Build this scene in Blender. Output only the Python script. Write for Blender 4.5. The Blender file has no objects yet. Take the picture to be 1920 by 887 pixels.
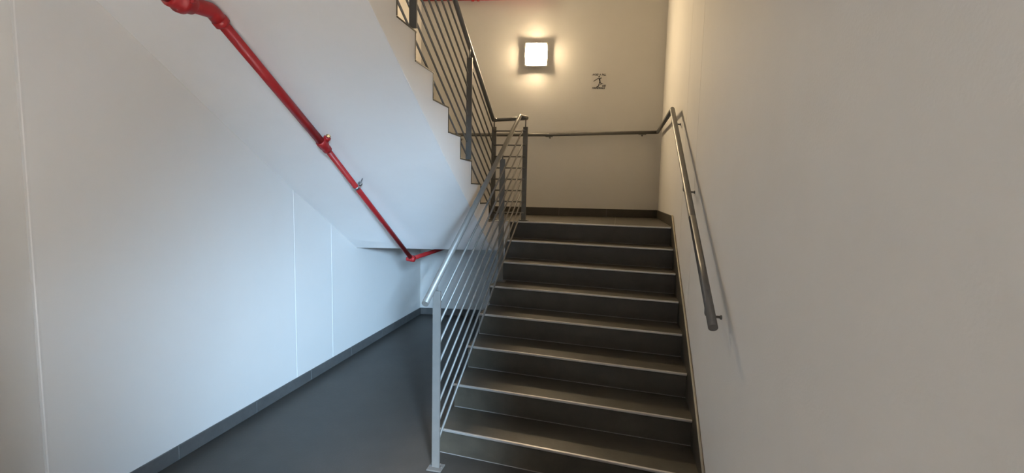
import bpy, bmesh, math, random
from mathutils import Vector, Matrix

random.seed(7)
scn = bpy.context.scene
COL = scn.collection

# ------------------------------------------------------------------ camera
yaw, pitch, roll = -0.2198, -0.0934, 0.0224
fwd0 = Vector((math.sin(yaw), math.cos(yaw), 0)); right0 = Vector((math.cos(yaw), -math.sin(yaw), 0)); up0 = Vector((0, 0, 1))
fwd = fwd0 * math.cos(pitch) + up0 * math.sin(pitch)
up1 = up0 * math.cos(pitch) - fwd0 * math.sin(pitch)
rgt = right0 * math.cos(roll) + up1 * math.sin(roll)
upv = up1 * math.cos(roll) - right0 * math.sin(roll)
cam = bpy.data.cameras.new('camera'); camo = bpy.data.objects.new('camera', cam); COL.objects.link(camo)
m = Matrix((rgt, upv, -fwd)).transposed().to_4x4(); m.translation = (1.035, -2.549, 1.637)
camo.matrix_world = m
cam.sensor_width = 36; cam.lens = 875 / 1920 * 36; cam.clip_start = 0.02
scn.camera = camo

# ------------------------------------------------------------------ world, daylight, exposure
w = bpy.data.worlds.new('world'); scn.world = w; w.use_nodes = True
bg = w.node_tree.nodes['Background']; bg.inputs['Color'].default_value = (0.62, 0.74, 1.0, 1); bg.inputs['Strength'].default_value = 0.05
scn.view_settings.view_transform = 'Standard'; scn.view_settings.look = 'None'
scn.view_settings.gamma = 1; scn.view_settings.use_curve_mapping = False
scn.view_settings.exposure = 0.35

def area(name, loc, target, sx, sy, power, color):
    l = bpy.data.lights.new(name, 'AREA'); l.shape = 'RECTANGLE'; l.size = sx; l.size_y = sy; l.energy = power; l.color = color
    o = bpy.data.objects.new(name, l); COL.objects.link(o); o.location = loc
    o.rotation_euler = (Vector(target) - Vector(loc)).to_track_quat('-Z', 'Z').to_euler()
    return o
# daylight through the doorway behind the camera
area('daylight', (3.6, -6.4, 2.95), (-0.4, 0.8, 0.6), 0.60, 1.2, 1480, (0.46, 0.72, 1.0))
area('paving_bounce_fill', (3.1, -5.2, 4.5), (2.7, -4.6, 0), 1.5, 1.5, 4700, (1.0, 0.90, 0.80))  # added warm light, bounced off the paving to brighten the soffit
# added warm fill from the lobby, out of view, to lift the right wall
area('lobby_fill', (-3.3, -2.1, 2.2), (1.5, -1.2, 1.2), 0.6, 0.6, 9, (1.0, 0.90, 0.78))

# ------------------------------------------------------------------ materials
def mat(name, color, rough=0.6, metal=0.0, noise=0.0, nscale=8.0, bump=0.0, bscale=200.0, spec=0.5, color2=None, detail=6):
    M = bpy.data.materials.new(name); M.use_nodes = True
    nt = M.node_tree; b = nt.nodes['Principled BSDF']
    b.inputs['Roughness'].default_value = rough; b.inputs['Metallic'].default_value = metal
    b.inputs['Specular IOR Level'].default_value = spec
    b.inputs['Base Color'].default_value = (*color, 1)
    tc = nt.nodes.new('ShaderNodeTexCoord')
    if noise or color2:
        n = nt.nodes.new('ShaderNodeTexNoise'); n.inputs['Scale'].default_value = nscale; n.inputs['Detail'].default_value = detail
        n.inputs['Roughness'].default_value = 0.65
        nt.links.new(tc.outputs['Object'], n.inputs['Vector'])
        r = nt.nodes.new('ShaderNodeValToRGB'); nt.links.new(n.outputs['Fac'], r.inputs['Fac'])
        r.color_ramp.elements[0].position = 0.3; r.color_ramp.elements[1].position = 0.7
        c2 = color2 or tuple(c * (1 - noise) for c in color)
        r.color_ramp.elements[0].color = (*c2, 1); r.color_ramp.elements[1].color = (*color, 1)
        nt.links.new(r.outputs['Color'], b.inputs['Base Color'])
    if bump:
        n2 = nt.nodes.new('ShaderNodeTexNoise'); n2.inputs['Scale'].default_value = bscale; n2.inputs['Detail'].default_value = 3
        nt.links.new(tc.outputs['Object'], n2.inputs['Vector'])
        bp = nt.nodes.new('ShaderNodeBump'); bp.inputs['Strength'].default_value = bump; bp.inputs['Distance'].default_value = 0.004
        nt.links.new(n2.outputs['Fac'], bp.inputs['Height']); nt.links.new(bp.outputs['Normal'], b.inputs['Normal'])
    return M

M_WALL = mat('painted_plaster', (0.70, 0.685, 0.66), 0.75, noise=0.035, nscale=3, bump=0.12, bscale=120, spec=0.3)
M_WALL_SAT = mat('satin_wall_paint', (0.72, 0.70, 0.675), 0.42, noise=0.03, nscale=2, bump=0.08, bscale=14, spec=0.45)
M_SOFFIT = mat('white_soffit_paint', (0.78, 0.76, 0.745), 0.7, noise=0.03, nscale=4, bump=0.06, bscale=60, spec=0.3)
M_TILE = mat('dark_porcelain_tile', (0.062, 0.053, 0.039), 0.46, noise=0.35, nscale=9, bump=0.10, bscale=90)
M_FLOOR = mat('dark_floor_tile', (0.045, 0.041, 0.036), 0.42, noise=0.28, nscale=5, bump=0.12, bscale=70)
M_BASE = mat('grey_skirting_tile', (0.11, 0.108, 0.105), 0.45, noise=0.25, nscale=12, bump=0.06, bscale=90)
M_ALU = mat('aluminium_nosing', (0.62, 0.60, 0.57), 0.38, metal=0.75, noise=0.1, nscale=40)
M_GROUT = mat('grey_grout', (0.20, 0.19, 0.18), 0.9)
M_STEEL = mat('grey_painted_steel', (0.165, 0.16, 0.15), 0.42, metal=0.25, noise=0.10, nscale=20)
M_RED = mat('red_pipe_paint', (0.40, 0.017, 0.019), 0.42, noise=0.22, nscale=14, bump=0.05, bscale=60)
M_GALV = mat('galvanised_steel', (0.42, 0.42, 0.42), 0.4, metal=0.9, noise=0.3, nscale=50)
M_BRASS = mat('brass', (0.45, 0.33, 0.17), 0.35, metal=0.9)
M_BLACK = mat('black_print', (0.012, 0.011, 0.016), 0.6)
M_STICK = mat('clear_sticker', (0.66, 0.64, 0.62), 0.35)
M_CHROME = mat('brushed_lamp_frame', (0.55, 0.53, 0.5), 0.3, metal=0.9)
M_LAMP = bpy.data.materials.new('lit_opal_glass'); M_LAMP.use_nodes = True
_b = M_LAMP.node_tree.nodes['Principled BSDF']; _b.inputs['Base Color'].default_value = (0.9, 0.86, 0.78, 1)
_b.inputs['Emission Color'].default_value = (1.0, 0.76, 0.46, 1); _b.inputs['Emission Strength'].default_value = 200

# ------------------------------------------------------------------ helpers
def link_bm(name, bm, m, parent=None, smooth=False):
    bmesh.ops.recalc_face_normals(bm, faces=bm.faces)
    me = bpy.data.meshes.new(name); bm.to_mesh(me); bm.free()
    if smooth:
        for p in me.polygons: p.use_smooth = True
    me.materials.append(m)
    o = bpy.data.objects.new(name, me); COL.objects.link(o)
    if parent is not None: o.parent = parent; o.matrix_parent_inverse = parent.matrix_world.inverted()
    return o

def thing(name, label, cat, loc=(0, 0, 0), group=None):
    o = bpy.data.objects.new(name, None); COL.objects.link(o); o.location = loc
    o.matrix_world = Matrix.Translation(loc)
    o['label'] = label; o['category'] = cat; o.empty_display_size = 0.1
    if group: o['group'] = group
    return o

def hexa(bm, p):   # 8 points: bottom four then top four, same order
    v = [bm.verts.new(q) for q in p]
    for f in ((3, 2, 1, 0), (4, 5, 6, 7), (0, 1, 5, 4), (1, 2, 6, 5), (2, 3, 7, 6), (3, 0, 4, 7)):
        bm.faces.new([v[i] for i in f])
    return v

def box(bm, x0, x1, y0, y1, z0, z1):
    return hexa(bm, [(x0, y0, z0), (x1, y0, z0), (x1, y1, z0), (x0, y1, z0), (x0, y0, z1), (x1, y0, z1), (x1, y1, z1), (x0, y1, z1)])

def bevel(bm, w, seg=1):
    bmesh.ops.recalc_face_normals(bm, faces=bm.faces)
    es = [e for e in bm.edges if len(e.link_faces) == 2 and e.calc_face_angle(0) > 0.5]
    bmesh.ops.bevel(bm, geom=es, offset=w, segments=seg, affect='EDGES', profile=0.5)

def struct(name, bm, m, parent=None, smooth=False):
    o = link_bm(name, bm, m, parent, smooth)
    if parent is None: o['kind'] = 'structure'
    return o

def tube(bm, pts, r, n=20, round_r=None, steps=6, cap=True, dome=0.0):
    """swept round bar through pts; corners rounded by an arc of radius round_r"""
    P = [Vector(p) for p in pts]; path = [P[0]]
    for i in range(1, len(P) - 1):
        a, b, c = P[i - 1], P[i], P[i + 1]
        d0 = (a - b).normalized(); d1 = (c - b).normalized()
        if round_r:
            ang = d0.angle(d1); L = min(round_r / math.tan(ang / 2), (a - b).length * .45, (c - b).length * .45)
            s, e = b + d0 * L, b + d1 * L
            for k in range(steps + 1):
                t = k / steps; path.append(s * (1 - t) ** 2 + b * 2 * t * (1 - t) + e * t * t)
        else: path.append(b)
    path.append(P[-1])
    rings = []; ref = None
    for i, p in enumerate(path):
        if i == 0: t = (path[1] - p).normalized()
        elif i == len(path) - 1: t = (p - path[i - 1]).normalized()
        else: t = ((path[i + 1] - p).normalized() + (p - path[i - 1]).normalized()).normalized()
        if ref is None:
            ref = t.orthogonal().normalized()
        ref = (ref - t * ref.dot(t)).normalized(); bi = t.cross(ref)
        k = 1.0
        if 0 < i < len(path) - 1:
            ca = t.dot((p - path[i - 1]).normalized()); k = 1 / max(ca, .5)
        rings.append([bm.verts.new(p + (ref * math.cos(2 * math.pi * j / n) + bi * math.sin(2 * math.pi * j / n)) * r * (k if not round_r else 1)) for j in range(n)])
    for a, b in zip(rings, rings[1:]):
        for j in range(n): bm.faces.new((a[j], a[(j + 1) % n], b[(j + 1) % n], b[j]))
    if cap: bm.faces.new(rings[0][::-1]); bm.faces.new(rings[-1])
    return rings

def lathe(bm, base, axis, prof, n=24):
    """prof: list of (distance along axis, radius)"""
    base = Vector(base); ax = Vector(axis).normalized(); u = ax.orthogonal().normalized(); v = ax.cross(u)
    rings = [[bm.verts.new(base + ax * d + (u * math.cos(2 * math.pi * j / n) + v * math.sin(2 * math.pi * j / n)) * r) for j in range(n)] for d, r in prof]
    for a, b in zip(rings, rings[1:]):
        for j in range(n): bm.faces.new((a[j], a[(j + 1) % n], b[(j + 1) % n], b[j]))
    bm.faces.new(rings[0][::-1]); bm.faces.new(rings[-1])

def flat_shade_caps(o, ang=0.7):
    me = o.data
    for p in me.polygons: p.use_smooth = len(p.vertices) == 4

def rod(name, parent, m, pts, r, round_r=None, n=20, steps=6):
    bm = bmesh.new(); tube(bm, pts, r, n, round_r, steps)
    o = link_bm(name, bm, m, parent, True); flat_shade_caps(o); return o

def lerp(tab, t):
    for (a, va), (b, vb) in zip(tab, tab[1:]):
        if t <= b: break
    return va + (vb - va) * (t - a) / (b - a)

# ------------------------------------------------------------------ key dimensions
XA, XW = -1.47, 1.535          # left and right walls
XU = -0.17                     # open side of the upper flight
H = 1.36; RISE = 0.17          # half landing, riser
ZC = 4.75                      # ceiling of the top floor
def yb(x): return 3.37 + 0.15 * x     # the back wall runs slightly askew
NL = [.065, .345, .640, .925, 1.205, 1.485, 1.735, 1.945]     # nosing line, left end (x=0)
NR = [-.075, .226, .513, .810, 1.083, 1.345, 1.585, 1.842]    # nosing line, right end (x=1.52)
XS = 1.518
def yn(i, x): return NL[i] + (NR[i] - NL[i]) * x / 1.52
YUS = [1.79, 1.497, 1.217, .935, .662, .377, .100, -.139]      # upper risers
ZUS = [1.36, 1.540, 1.712, 1.898, 2.066, 2.238, 2.410, 2.577, 2.745]
SR = [(-.80, 2.765), (-.432, 2.54), (-.114, 2.335), (.338, 2.048), (.627, 1.862), (1.0, 1.635), (1.594, 1.275), (1.93, 1.06)]
SL = [(-.80, 2.588), (-.697, 2.522), (-.152, 2.165), (.30, 1.875), (.695, 1.617), (1.186, 1.322), (1.45, 1.155), (1.61, 1.06)]

# ------------------------------------------------------------------ the setting
bm = bmesh.new(); box(bm, -4.2, 1.75, -6.7, 3.75, -0.12, 0.0)
struct('floor', bm, M_FLOOR)
bm = bmesh.new(); box(bm, 1.76, 7.0, -10.0, -1.0, -0.14, -0.02)
struct('floor.001', bm, mat('pale_paving', (.5, .49, .47), .8, noise=.15))

def wall_strip(pts, z0, z1, thick_dir):
    """a wall whose plan outline follows pts; extruded backwards by thick_dir"""
    bm = bmesh.new(); td = Vector((*thick_dir, 0))
    f = [[bm.verts.new((p[0], p[1], z)) for p in pts] for z in (z0, z1)]
    b = [[bm.verts.new(Vector((pts[i][0], pts[i][1], z)) * 1) for i in (0, len(pts) - 1)] for z in (z0, z1)]
    for row in b:
        for v in row: v.co += td
    n = len(pts)
    for i in range(n - 1): bm.faces.new((f[0][i], f[0][i + 1], f[1][i + 1], f[1][i]))
    bm.faces.new((b[0][1], b[0][0], b[1][0], b[1][1]))
    bm.faces.new((f[0][0], f[1][0], b[1][0], b[0][0])); bm.faces.new((f[0][-1], b[0][1], b[1][1], f[1][-1]))
    bm.faces.new([*f[0][::-1], b[0][0], b[0][1]]); bm.faces.new([*f[1], b[1][1], b[1][0]])
    return bm
# left wall, with two filled movement joints standing a hair proud, rounded outer corner at its near end
def bead(y, x=XA): return [(x, y - .004), (x + .0018, y - .002), (x + .0018, y + .002), (x, y + .004)]
pl = [(XA - .012, -1.03), (XA - .003, -1.026), (XA + .0005, -1.02), (XA, -1.01)] + bead(.691) + bead(1.187) + [(XA, 3.3)]
struct('wall_left', wall_strip(pl, 0, ZC, (-.25, 0)), M_WALL_SAT)
# short return wall facing the camera, left of the outer corner
bm = bmesh.new(); box(bm, -4.2, XA - .002, -1.034, -.80, 0, 2.60)
struct('wall_return', bm, M_WALL)
# back wall (askew)
bm = bmesh.new(); a, b = -4.2, 1.75
hexa(bm, [(a, yb(a), 0), (b, yb(b), 0), (b, yb(b) + .2, 0), (a, yb(a) + .2, 0), (a, yb(a), ZC), (b, yb(b), ZC), (b, yb(b) + .2, ZC), (a, yb(a) + .2, ZC)])
struct('wall_back', bm, M_WALL)
# right wall with two fine open movement joints and the doorway beside the camera
def groove(y): return [(XW, y + .0025), (XW + .012, y + .0022), (XW + .012, y - .0022), (XW, y - .0025)]
struct('wall_right', wall_strip([(XW, 3.8)] + groove(1.362) + groove(.79) + [(XW, -2.40)], 0, ZC, (.2, 0)), M_WALL)
bm = bmesh.new(); box(bm, XW, XW + .2, -6.5, -4.12, 0, ZC); box(bm, XW, XW + .2, -4.12, -2.4, 2.42, ZC)
struct('wall_right.001', bm, M_WALL)
bm = bmesh.new(); box(bm, -4.2, XW + .2, -6.7, -6.5, 0, ZC); struct('wall_front', bm, M_WALL)
bm = bmesh.new(); box(bm, -4.4, -4.2, -6.7, -.8, 0, 2.6); struct('wall_far_left', bm, M_WALL)
# ceiling of the lobby = slab of the upper floor
bm = bmesh.new(); box(bm, -4.2, XW, -6.7, -.80, 2.54, 2.74); struct('ceiling', bm, M_SOFFIT)
bm = bmesh.new(); box(bm, -4.2, XW + .2, -6.7, 3.9, ZC, ZC + .15); struct('ceiling.001', bm, M_SOFFIT)

# skirting tiles: one object per tile
def skirting(name, p0, p1, z, h, t, inward, joints, m=M_BASE):
    root = bpy.data.objects.new(name, None); COL.objects.link(root); root['kind'] = 'structure'
    p0, p1 = Vector(p0), Vector(p1); d = (p1 - p0); L = d.length; d.normalize(); n = Vector(inward).normalized()
    cuts = [0] + [j for j in joints if 0 < j < L] + [L]
    for a, b in zip(cuts, cuts[1:]):
        bm = bmesh.new(); q0 = p0 + d * (a + .0015); q1 = p0 + d * (b - .0015)
        pts = []
        for zz in (z, z + h):
            pts += [(*q0, zz), (*q1, zz), (*(q1 + n * t), zz), (*(q0 + n * t), zz)]
        hexa(bm, pts); bevel(bm, .0015); link_bm('skirting_tile', bm, m, root)
    bm = bmesh.new(); pts = []
    for zz in (z, z + h - .002):
        pts += [(*(p0), zz), (*(p1), zz), (*(p1 + n * (t - .002)), zz), (*(p0 + n * (t - .002)), zz)]
    hexa(bm, pts); link_bm('grout_bed', bm, M_GROUT, root)
    return root
yl0 = -1.02
jj = [v - yl0 for v in (-.385, .235, .857, 1.483, 2.093, 2.71)]
skirting('baseboard_left', (XA, yl0), (XA, yb(XA)), 0, .088, .010, (1, 0), jj)
skirting('baseboard_back', (XA + .01, yb(XA + .01)), (1.5, yb(1.5)), 0, .088, .010, (.15, -1), [.35, .95, 1.55, 2.15, 2.75])
skirting('baseboard_return', (-4.2, -1.034), (XA, -1.034), 0, .088, .010, (0, -1), [.6, 1.2, 1.8, 2.4])
skirting('baseboard_right', (XW, -2.40), (XW, -.14), 0, .088, .010, (-1, 0), [.6, 1.2])
skirting('baseboard_landing', (-1.47, yb(-1.47)), (XW, yb(XW)), H, .10, .010, (.15, -1), [.6, 1.2, 1.8, 2.4], M_TILE)
skirting('baseboard_landing_side', (XW, 1.895), (XW, yb(XW) - .012), H, .10, .012, (-1, 0), [.6, 1.2], M_TILE)

# ------------------------------------------------------------------ lower flight
st = thing('staircase', 'lower flight of dark tiled steps with pale metal nosings against the right wall', 'stairs', (.76, -.05, 0))
T = .010   # tile thickness
bm = bmesh.new()
prof_top = []     # (index, z) pairs of the raw concrete
def lower_profile(x):
    P = []
    o = .030      # riser set back behind the nosing
    P.append((yn(0, x) + o, 0))
    for i in range(8):
        P.append((yn(i, x) + o, (i + 1) * RISE - T))
        if i < 7: P.append((yn(i + 1, x) + o, (i + 1) * RISE - T))
    P.append((yn(7, x) + .14, H - T)); P.append((yn(7, x) + .14, H - .34)); P.append((yn(1, x) + .12, 0))
    return P
xs = (0.0, XS + .017); side = []
for x in xs: side.append([bm.verts.new((x, y + T, z)) for y, z in lower_profile(x)])
n = len(side[0])
for j in range(n): bm.faces.new((side[0][j], side[0][(j + 1) % n], side[1][(j + 1) % n], side[1][j]))
bm.faces.new(side[0][::-1]); bm.faces.new(side[1])
link_bm('concrete_base', bm, M_SOFFIT, st)

def plank(x0, x1, ya0, ya1, yb0, yb1, z0, z1, bv=.001):
    """slab between front edge (ya at x0/x1) and rear edge"""
    bm = bmesh.new()
    hexa(bm, [(x0, ya0, z0), (x1, ya1, z0), (x1, yb1, z0), (x0, yb0, z0), (x0, ya0, z1), (x1, ya1, z1), (x1, yb1, z1), (x0, yb0, z1)])
    if bv: bevel(bm, bv)
    return bm
for i in range(8):
    o = .030; x0, x1 = .004, XS
    f0, f1 = yn(i, x0) + o, yn(i, x1) + o
    z0 = i * RISE + .002
    link_bm('riser_tile', plank(x0, x1, f0, f1, f0 + T, f1 + T, z0, (i + 1) * RISE - T), M_TILE, st)
    bm = plank(x0 + .002, x1, f0 - .0015, f1 - .0015, f0 + .002, f1 + .002, i * RISE + .0005, i * RISE + .0045, 0)
    link_bm('grout_line', bm, M_GROUT, st)
    if i < 7:
        link_bm('tread_tile', plank(x0, x1, yn(i, x0) + .011, yn(i, x1) + .011, yn(i + 1, x0) + o, yn(i + 1, x1) + o, (i + 1) * RISE - T, (i + 1) * RISE), M_TILE, st)
    # aluminium nosing: small folded profile, vertical lip + rounded top
    bm = bmesh.new(); zt = (i + 1) * RISE + .0012
    prof = [(0.0, -.0115), (0.0, -.002), (.002, 0), (.0125, 0), (.0125, -.002), (.030, -.0125), (.030, -.0145), (.002, -.0145)]
    rows = [[bm.verts.new((x, yn(i, x) + a, zt + b)) for a, b in prof] for x in (x0 + .001, XS - .004)]
    k = len(prof)
    for j in range(k): bm.faces.new((rows[0][j], rows[0][(j + 1) % k], rows[1][(j + 1) % k], rows[1][j]))
    bm.faces.new(rows[0][::-1]); bm.faces.new(rows[1])
    link_bm('nosing_strip', bm, M_ALU, st)
# sloping skirting board of tile on the right wall, one piece per step
ST = [(-.18, .165), (-.097, .221), (.337, .519), (.78, .794), (1.353, 1.121), (1.899, 1.462)]
cuts = [-.14, .20, .49, .785, 1.06, 1.325, 1.565, 1.893]
for a, b in zip(cuts, cuts[1:]):
    i = cuts.index(a); bm = bmesh.new()
    a2, b2 = a + .0012, b - .0012
    zb0 = max(0, lerp(ST, a) - .42); zb1 = max(0, lerp(ST, b) - .42)
    hexa(bm, [(XW - .017, a2, zb0), (XW, a2, zb0), (XW, b2, zb1), (XW - .017, b2, zb1),
              (XW - .017, a2, lerp(ST, a2)), (XW, a2, lerp(ST, a2)), (XW, b2, lerp(ST, b2)), (XW - .017, b2, lerp(ST, b2))])
    link_bm('skirting_tile', bm, M_TILE, st)
# pale sealant bead along its top edge
sb = bmesh.new()
P = [(XW - .009, y, lerp(ST, y) + .0015) for y in [-.14, .1, .337, .6, .78, 1.1, 1.353, 1.6, 1.893]] + [(XW - .009, 1.899, H + .101)]
tube(sb, P, .0075, 8); link_bm('sealant_bead', sb, mat('cream_sealant', (.42, .36, .27), .7), st, True)

# ------------------------------------------------------------------ half landing
ld = thing('landing', 'tiled half landing at the head of the lower steps, below the lit wall', 'landing', (.3, 2.6, 1.06))
bm = bmesh.new(); z0, z1 = 1.06, H - T
x0, x1 = XU, XW
pts = []
for z in (z0, z1): pts += [(x0, 1.955, z), (-.001, 1.955, z), (-.001, yb(0), z), (x0, yb(x0), z)]
hexa(bm, pts); pts = []
for z in (z0, z1): pts += [(-.001, yn(7, 0) + .151, z), (x1, yn(7, x1) + .151, z), (x1, yb(x1), z), (-.001, yb(0), z)]
hexa(bm, pts)
pts = []
for z in (z0, z1): pts += [(XA, 2.02, z), (XU, 2.02, z), (XU, yb(XU), z), (XA, yb(XA), z)]
hexa(bm, pts); link_bm('slab', bm, M_SOFFIT, ld)
# floor tiles of the landing
gx = [-1.46, -.9, -.17, .42, 1.02, XW - .012]
for a, b in zip(gx, gx[1:]):
    for r_ in (0, 1):
        def yf(x):
            if x < -.1: y0 = 1.955 if a >= -.18 else 1.80
            else: y0 = yn(7, max(x, 0)) + .0125
            return y0
        fa, fb = (yn(7, max(a, 0)) + .0125, yn(7, max(b, 0)) + .0125) if a > -.18 else (1.80, 1.80)
        ba, bb = yb(a) - .011, yb(b) - .011; ma, mb = 2.62, 2.62
        y = (fa, fb, ma, mb) if r_ == 0 else (ma, mb, ba, bb)
        link_bm('floor_tile', plank(a + .001, b - .001, y[0] + .001, y[1] + .001, y[2] - .001, y[3] - .001, H - T, H), M_TILE, ld)
bm = bmesh.new()
prof = [(0.0, -.0115), (0.0, -.002), (.002, 0), (.0125, 0), (.0125, -.002), (.002, -.0125)]
rows = [[bm.verts.new((x, NL[7] + a, H + .0012 + b)) for a, b in prof] for x in (XU + .002, -.004)]
k = len(prof)
for j in range(k): bm.faces.new((rows[0][j], rows[0][(j + 1) % k], rows[1][(j + 1) % k], rows[1][j]))
bm.faces.new(rows[0][::-1]); bm.faces.new(rows[1]); link_bm('edge_strip', bm, M_ALU, ld)

# ------------------------------------------------------------------ upper flight
us = thing('staircase', 'upper flight climbing back overhead, white sloping soffit and zigzag open side', 'stairs', (-.8, .8, 1.36))
bm = bmesh.new()
def upper_top():
    P = [(2.02, H - T), (YUS[0], H - T)]
    for k in range(8):
        P.append((YUS[k], ZUS[k + 1] - T))
        P.append((YUS[k + 1] if k < 7 else -.80, ZUS[k + 1] - T))
    return P
top = upper_top()
def body(x, S):
    bot = [(-.80, 2.50 if S is SL else 2.735)] if False else []
    return [bm.verts.new((x, y, z)) for y, z in top + S + [(2.02, 1.06)]]
L, Rr = body(XA, SL), body(XU, SR)
n = len(L)
for j in range(n):
    q = (L[j], L[(j + 1) % n], Rr[(j + 1) % n], Rr[j])
    try: bm.faces.new(q)
    except ValueError: pass
bm.faces.new(L[::-1]); bm.faces.new(Rr)
bmesh.ops.remove_doubles(bm, verts=bm.verts, dist=1e-5)
uo = link_bm('concrete_body', bm, M_SOFFIT, us)
# fine plaster arris bead along the open lower edge
bm = bmesh.new(); tube(bm, [(XU - .001, y, z + .001) for y, z in SR[:-1]] + [(XU - .001, 1.92, 1.068)], .0035, 8)
link_bm('arris_bead', bm, M_SOFFIT, us, True)
for k in range(8):
    y = YUS[k]
    bm = bmesh.new(); box(bm, XA, XU + .0025, y, y + .012, ZUS[k] + .001, ZUS[k + 1] - T); bevel(bm, .001); link_bm('riser_tile', bm, M_TILE, us)
    y2 = (YUS[k + 1] if k < 7 else -.80)
    bm = bmesh.new(); box(bm, XA, XU + .0025, y2 + .0125, y + .016, ZUS[k + 1] - T, ZUS[k + 1]); bevel(bm, .001); link_bm('tread_tile', bm, M_TILE, us)
    bm = bmesh.new(); box(bm, XA, XU + .001, y + .0165, y + .026, ZUS[k + 1] - .011, ZUS[k + 1] + .001); bevel(bm, .002, 2); link_bm('nosing_strip', bm, M_ALU, us)

# ------------------------------------------------------------------ stair railing (one welded piece)
rl = thing('stair_railing', 'grey steel railing with eight sloping bars between the two flights', 'railing', (.05, -.08, 0))
def post(x, y, z0, z1, wx=.047, wy=.014, pin=.06, plate=True, ry=0):
    bm = bmesh.new(); box(bm, x - wx / 2, x + wx / 2, y - wy / 2, y + wy / 2, z0 + .006, z1); bevel(bm, .0012)
    p = link_bm('post', bm, M_STEEL, rl)
    bm = bmesh.new(); lathe(bm, (x, y, z1 - .002), (0, 0, 1), [(0, .006), (pin, .006)], 12)
    link_bm('pin', bm, M_STEEL, p, True)
    if plate:
        bm = bmesh.new(); box(bm, x - .045, x + .045, y - .04, y + .04, z0, z0 + .008); bevel(bm, .002); link_bm('base_plate', bm, M_STEEL, p)
        for sx in (-1, 1):
            bm = bmesh.new(); lathe(bm, (x + sx * .034, y, z0 + .008), (0, 0, 1), [(0, .007), (.004, .007), (.006, .003)], 6); link_bm('bolt', bm, M_GALV, p)
    return p
def rail_z(y): return 1.032 + (y + .246) * (2.385 - 1.032) / (2.009 + .246)
def urail_z(y): return 2.357 + (2.03 - y) * .603
PX1, PY1 = .05, -.075
post(PX1, PY1, 0, 1.068, pin=.06)
post(.052, 1.412, .85, 1.925, pin=.075)
post(.118, 2.065, H, 2.290, pin=.085)
post(-.200, 2.050, H, 2.290, pin=.06)
post(-.186, 1.192, ZUS[3], 2.725, pin=.11, plate=False)
post(-.174, .084, ZUS[7], 3.40, pin=.11, plate=False)
# handrail: up the lower flight, across the well, up the upper flight
RB = .030
rod('handrail', rl, M_STEEL, [(.05, -.246, 1.032), (.07, 2.009, 2.385), (.118, 2.115, 2.385)], .0195, .004, 24, 3)
rod('handrail', rl, M_STEEL, [(.128, 2.10, 2.378), (-.205, 2.05, 2.357)], .0170, None, 24)
rod('handrail', rl, M_STEEL, [(-.180, 2.053, 2.357), (-.205, 2.03, 2.357), (-.205, -.85, urail_z(-.85))], .0195, .012, 24, 4)
# bars
zb = [1.029, .911, .793, .675, .556, .437, .325, .213]      # where the bars leave the first post
zp = [2.249, 2.110, 1.997, 1.884, 1.772, 1.660, 1.549, 1.437]  # level of the bars on the landing posts
yu = [.719, .600, .483, .374, .265, .160, .052, -.070]; zu = [2.991, 2.945, 2.899, 2.857, 2.814, 2.773, 2.731, 2.684]
BR = .0072
for k in range(8):
    z0, z1 = zb[k], zp[k] + .002
    s = (z1 - z0) / 2.0; ya = PY1 + .003
    rod('bar', rl, M_STEEL, [(PX1 + .012, ya, z0 - s * (-.008 - ya)), (.105, 1.992, z1), (.118, 2.066, z1)], BR, .01, 12, 3)
    rod('bar', rl, M_STEEL, [(.118, 2.058, zp[k]), (-.200, 2.042, zp[k])], BR, None, 12)
    su = (zu[k] - zp[k]) / (2.03 - yu[k])
    rod('bar', rl, M_STEEL, [(-.200, 2.052, zp[k]), (-.200, 2.03, zp[k]), (-.200, -.84, zp[k] + su * 2.87)], BR, .01, 12, 3)

# ------------------------------------------------------------------ wall handrail
wr = thing('wall_handrail', 'round steel handrail up the right wall and along the back wall', 'handrail', (1.46, -.439, 1.077))
bk = lambda x, o=.065: (x, yb(x) - o)
rod('rail', wr, M_STEEL, [(1.46, -.439, 1.077), (1.46, .302, 1.5165), (1.462, 1.752, 2.383), (1.482, yb(1.482) - .07, 2.418), (.17, yb(.17) - .07, 2.368), (-1.35, yb(-1.35) - .07, 2.35)], .0205, .008, 24, 3)
for y, z, zw in ((-.240, 1.195, 1.077), (.757, 1.788, 1.668), (1.715, 2.356, 2.250)):
    b_ = rod('bracket', wr, M_STEEL, [(1.461, y, z - .010), (1.463, y, zw + .002), (1.535, y, zw)], .0062, .018, 12)
    bm = bmesh.new(); lathe(bm, (1.535, y, zw), (-1, 0, 0), [(0, .011), (.006, .011), (.009, .007)], 16); link_bm('wall_rose', bm, M_STEEL, b_, False)
for x in (1.30, .17, -.95):
    y = yb(x); z = 2.368 + (x - .17) * .0385
    b_ = rod('bracket', wr, M_STEEL, [(x, y - .07, z - .015), (x, y - .066, z - .026), (x, y, z - .028)], .0065, .006, 12)
    bm = bmesh.new(); box(bm, x - .045, x + .045, y - .088, y - .052, z - .0275, z - .0215); bevel(bm, .001); link_bm('saddle', bm, M_STEEL, b_)
    bm = bmesh.new(); lathe(bm, (x, y, z - .028), (0, -1, 0), [(0, .012), (.005, .012), (.007, .008)], 16); link_bm('wall_rose', bm, M_STEEL, b_)

# ------------------------------------------------------------------ red sprinkler pipe under the soffit
XP = -.90
pp = thing('sprinkler_pipe', 'red sprinkler pipe sloping under the white stair soffit', 'pipe', (XP, .265, 1.927))
def pr(name, pts, r, rr=None, n=24, parent=pp, m=M_RED, steps=6): return rod(name, parent, m, pts, r, rr, n, steps)
A = Vector((XP, -.600, 2.474)); B = Vector((XP, .265, 1.927)); Cc = Vector((XP, 1.640, .975))
pr('pipe', [A, B], .0275); pr('pipe', [B, Cc], .0205)
d1 = (B - A).normalized(); d2 = (Cc - B).normalized()
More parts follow.
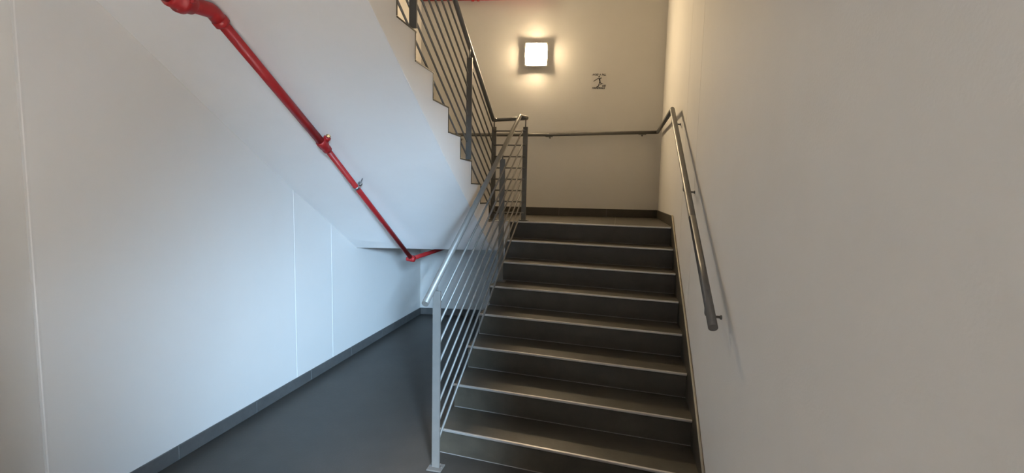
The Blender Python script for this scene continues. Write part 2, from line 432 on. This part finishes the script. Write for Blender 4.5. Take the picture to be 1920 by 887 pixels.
# elbow at the top and level run towards the camera
A0 = Vector((XP, -.70, 2.462)); dh = Vector((.0, -1, -.03)).normalized()
pr('elbow', [A + d1 * .06, A, A + (A0 - A) * 1.0, A0 + dh * .02], .0355, .05, 24)
bm = bmesh.new(); lathe(bm, A + d1 * .045, d1, [(0, .030), (.004, .0385), (.030, .0385), (.036, .030)], 28); link_bm('elbow_collar', bm, M_RED, pp, True)
bm = bmesh.new(); lathe(bm, A0 + dh * .0, dh, [(0, .034), (.01, .046), (.045, .049), (.05, .058), (.075, .058), (.08, .049), (.12, .047), (.13, .040)], 28)
g = link_bm('grooved_coupling', bm, M_RED, pp, True)
side = dh.cross(Vector((0, 0, 1))).normalized()
for s in (-1, 1):
    bm = bmesh.new(); c = A0 + dh * .062 + side * s * .060
    lathe(bm, c - Vector((0, 0, .02)), (0, 0, 1), [(0, .010), (.012, .010), (.012, .014), (.03, .014), (.03, .010), (.042, .010)], 6); link_bm('coupling_bolt', bm, M_RED, g)
pr('pipe', [A0 + dh * .1, A0 + dh * 2.4], .034)
# reducer tee with an upright sprinkler head
bm = bmesh.new(); lathe(bm, B - d1 * .045, (d1 + d2), [(0, .028), (.006, .034), (.02, .035), (.055, .034), (.062, .030), (.072, .0295), (.080, .031), (.098, .030), (.103, .021)], 28)
tee = link_bm('reducer_tee', bm, M_RED, pp, True)
upd = Vector((.52, -.05, .85)).normalized(); tb = B + d1 * .0
bm = bmesh.new(); lathe(bm, tb, upd, [(0, .02), (.045, .019), (.047, .023), (.062, .023), (.064, .014)], 24); link_bm('branch_socket', bm, M_RED, tee, True)
sh = bmesh.new(); lathe(sh, tb + upd * .062, upd, [(0, .012), (.008, .012), (.008, .016), (.016, .016), (.016, .009), (.022, .009)], 6)
so = link_bm('sprinkler_head', sh, M_BRASS, pp)
s0 = tb + upd * .082; sd = Vector((1, 0, 0))
for s in (-1, 1): rod('frame_arm', so, M_BRASS, [s0, s0 + sd * .013 * s + upd * .014, s0 + upd * .034], .0028, .008, 8)
rod('glass_bulb', so, M_RED, [s0, s0 + upd * .03], .003, None, 8)
bm = bmesh.new(); lathe(bm, s0 + upd * .033, upd, [(0, .005), (.001, .021), (.003, .021), (.004, .006)], 20); link_bm('deflector', bm, M_GALV, so)
# pear clamp hanging the thin pipe from the soffit
Cl = B + d2 * ((.660 - .265) / d2.y)
bm = bmesh.new(); u = Vector((1, 0, 0)); v = Vector((.5, .1, .86)); v = (v - d2 * v.dot(d2)).normalized(); u = d2.cross(v)
def ring(bm, c, ax, u, v, r0, r1, w, n=28):
    rr = [[bm.verts.new(c + ax * a + (u * math.cos(2 * math.pi * j / n) + v * math.sin(2 * math.pi * j / n)) * r) for j in range(n)] for a, r in ((-w, r0), (w, r0), (w, r1), (-w, r1))]
    for i in range(4):
        for j in range(n): bm.faces.new((rr[i][j], rr[i][(j + 1) % n], rr[(i + 1) % 4][(j + 1) % n], rr[(i + 1) % 4][j]))
ring(bm, Cl, d2, u, v, .0208, .0240, .011)
hg = link_bm('pipe_clamp', bm, M_GALV, pp, True)
bm = bmesh.new(); ring(bm, Cl + v * .040, d2, u, v, .0125, .0165, .009, 20); link_bm('clamp_eye', bm, M_GALV, hg, True)
rod('hanger_rod', hg, M_GALV, [Cl + v * .050, Cl + v * .050 + Vector((.028, .0, .085))], .0042, None, 10)
bm = bmesh.new(); lathe(bm, Cl + v * .048, (.1, .1, 1), [(0, .009), (.008, .009)], 6); link_bm('nut', bm, M_GALV, hg)
# lower elbow with plug, and level run under the landing
bm = bmesh.new(); lathe(bm, Cc - d2 * .035, d2, [(0, .022), (.004, .0265), (.03, .0265), (.045, .024)], 24); el = link_bm('elbow', bm, M_RED, pp, True)
bm = bmesh.new(); lathe(bm, Cc + Vector((-.045, -.012, -.002)), (1, .0, 0), [(0, .019), (.012, .023), (.03, .024), (.07, .028), (.08, .026), (.088, .014)], 24); link_bm('tee_body', bm, M_RED, pp, True)
dl = (Vector((-.955, 3.15, 1.0)) - Cc).normalized()
bm = bmesh.new(); lathe(bm, Cc, dl, [(0, .022), (.02, .0265), (.05, .0265), (.053, .021)], 24); link_bm('elbow', bm, M_RED, pp, True)
pr('pipe', [Cc, Vector((XP + .02, yb(XP), .995))], .0205)

# second red pipe, high on the back wall
p2 = thing('sprinkler_pipe', 'red pipe end high on the back wall at the top edge of the photo', 'pipe', (-.7, 3.2, 4.02))
rod('pipe', p2, M_RED, [(-1.46, 3.10, 4.018), (.25, 3.33, 4.018)], .030, None, 20)
for x in (-.78,):
    bm = bmesh.new(); lathe(bm, (x - .05, 3.10 + (x - .05 + 1.46) * .1345, 4.018), (1, .1345, 0), [(0, .031), (.004, .040), (.035, .040), (.04, .031), (.07, .031), (.074, .040), (.10, .040), (.104, .031)], 20); link_bm('coupling', bm, M_RED, p2, True)

# ------------------------------------------------------------------ wall lamp
bn = Vector((.15, -1, 0)).normalized(); bt = Vector((1, .15, 0)).normalized()   # out of / along the back wall
lc = Vector((-.028, yb(-.028), 3.345))
lp = thing('wall_lamp', 'lit square wall lamp with opal glass on the back wall', 'lamp', lc)
def wall_box(bm, c, a0, a1, o0, o1, z0, z1):
    P = []
    for z in (z0, z1):
        for a, o in ((a0, o0), (a1, o0), (a1, o1), (a0, o1)): P.append(c + bt * a + bn * o + Vector((0, 0, z)))
    hexa(bm, P)
bm = bmesh.new(); wall_box(bm, lc, -.10, .10, 0, .045, -.10, .10); bevel(bm, .004); link_bm('base', bm, M_CHROME, lp)
bm = bmesh.new(); wall_box(bm, lc, -.140, .140, .045, .051, -.140, .140); bevel(bm, .002); link_bm('frame', bm, M_CHROME, lp)
for a_, b_, c_, d_ in ((-.140, .140, -.140, -.137), (-.140, .140, .137, .140), (-.140, -.137, -.137, .137), (.137, .140, -.137, .137)):
    bm = bmesh.new(); wall_box(bm, lc, a_, b_, .051, .0585, c_, d_); link_bm('frame_lip', bm, M_CHROME, lp)
bm = bmesh.new(); N = 20; hw = .135
grid = []
for i in range(N + 1):
    row = []
    for j in range(N + 1):
        a = -1 + 2 * i / N; b = -1 + 2 * j / N
        bulge = (1 - a ** 4) * (1 - b ** 4)
        row.append(bm.verts.new(lc + bt * a * hw * (1 - .07 * b * b) + Vector((0, 0, b * hw * (1 - .07 * a * a))) + bn * (.0525 + .003 + .046 * bulge ** .75)))
    grid.append(row)
for i in range(N):
    for j in range(N): bm.faces.new((grid[i][j], grid[i + 1][j], grid[i + 1][j + 1], grid[i][j + 1]))
per = [grid[i][0] for i in range(N + 1)] + [grid[N][j] for j in range(1, N + 1)] + [grid[i][N] for i in range(N - 1, -1, -1)] + [grid[0][j] for j in range(N - 1, 0, -1)]
low = [bm.verts.new(v.co - bn * .003) for v in per]
for i in range(len(per)): bm.faces.new((per[i], low[i], low[(i + 1) % len(per)], per[(i + 1) % len(per)]))
bm.faces.new(low)
link_bm('opal_glass', bm, M_LAMP, lp, True)
for sx in (-1, 1):
    bm = bmesh.new(); wall_box(bm, lc, sx * .139 - .003, sx * .139 + .003, .0586, .0625, -.02, .02); bevel(bm, .001); link_bm('glass_clip', bm, M_CHROME, lp)

# ------------------------------------------------------------------ safety sticker
sc = Vector((.748, yb(.748), 3.040))
sg = thing('safety_sign', 'small square handrail safety sign, black print, right of the wall lamp', 'sign', sc)
bm = bmesh.new(); wall_box(bm, sc, -.094, .094, 0, .0012, -.094, .094); link_bm('backing', bm, M_STICK, sg)
basis = Matrix((bt, Vector((0, 0, 1)), bn)).transposed().to_4x4()
def text(body, a, z, size, wfac=1.0, shear=.25):
    c = bpy.data.curves.new('lettering', 'FONT'); c.body = body; c.size = size; c.align_x = 'CENTER'; c.shear = shear
    c.extrude = .0003; c.offset = .0013
    o = bpy.data.objects.new('tmp', c); COL.objects.link(o)
    dg = bpy.context.evaluated_depsgraph_get(); me = bpy.data.meshes.new_from_object(o.evaluated_get(dg))
    COL.objects.unlink(o); bpy.data.objects.remove(o)
    me.transform(Matrix.Diagonal((wfac, 1, 1, 1)))
    mm = basis.copy(); mm.translation = sc + bt * a + bn * .0016 + Vector((0, 0, z)); me.transform(mm)
    me.materials.clear(); me.materials.append(M_BLACK)
    ob = bpy.data.objects.new('lettering', me); COL.objects.link(ob); ob.parent = sg; ob.matrix_parent_inverse = sg.matrix_world.inverted()
text('AVOID  A  FALL', 0, .068, .031, .76)
text('USE', .062, -.066, .031, .85)
text('HANDRAILS', -.002, -.093, .031, .92)
# striding stick figure
bm = bmesh.new()
def limb(pts, wd):
    for (p, q) in zip(pts, pts[1:]):
        p, q = Vector(p), Vector(q); d = (q - p).normalized(); nn = Vector((-d.y, d.x)); w0, w1 = wd
        V = [p + nn * w0, q + nn * w1, q - nn * w1, p - nn * w0]
        f = [bm.verts.new(sc + bt * v.x + Vector((0, 0, v.y)) + bn * .0022) for v in V]; g_ = [bm.verts.new(x.co - bn * .0008) for x in f]
        bm.faces.new(f); bm.faces.new(g_[::-1])
        for i in range(4): bm.faces.new((f[i], g_[i], g_[(i + 1) % 4], f[(i + 1) % 4]))
limb([(.004, .036), (.014, -.012)], (.0105, .006))
limb([(-.004, .036), (-.034, .018), (-.066, -.004)], (.0055, .003))
limb([(.012, .036), (.027, .030), (.024, .048)], (.005, .003))
limb([(.010, -.010), (.003, -.035), (.000, -.058), (-.028, -.072)], (.0065, .0035))
limb([(.014, -.012), (.030, -.030), (.022, -.044)], (.006, .0035))
limb([(.026, -.028), (.052, -.030)], (.004, .0025))
cv = [bm.verts.new(sc + bt * (.001 + .0085 * math.cos(t * math.pi / 8)) + Vector((0, 0, .054 + .010 * math.sin(t * math.pi / 8))) + bn * .0022) for t in range(16)]
bm.faces.new(cv)
link_bm('figure', bm, M_BLACK, sg)
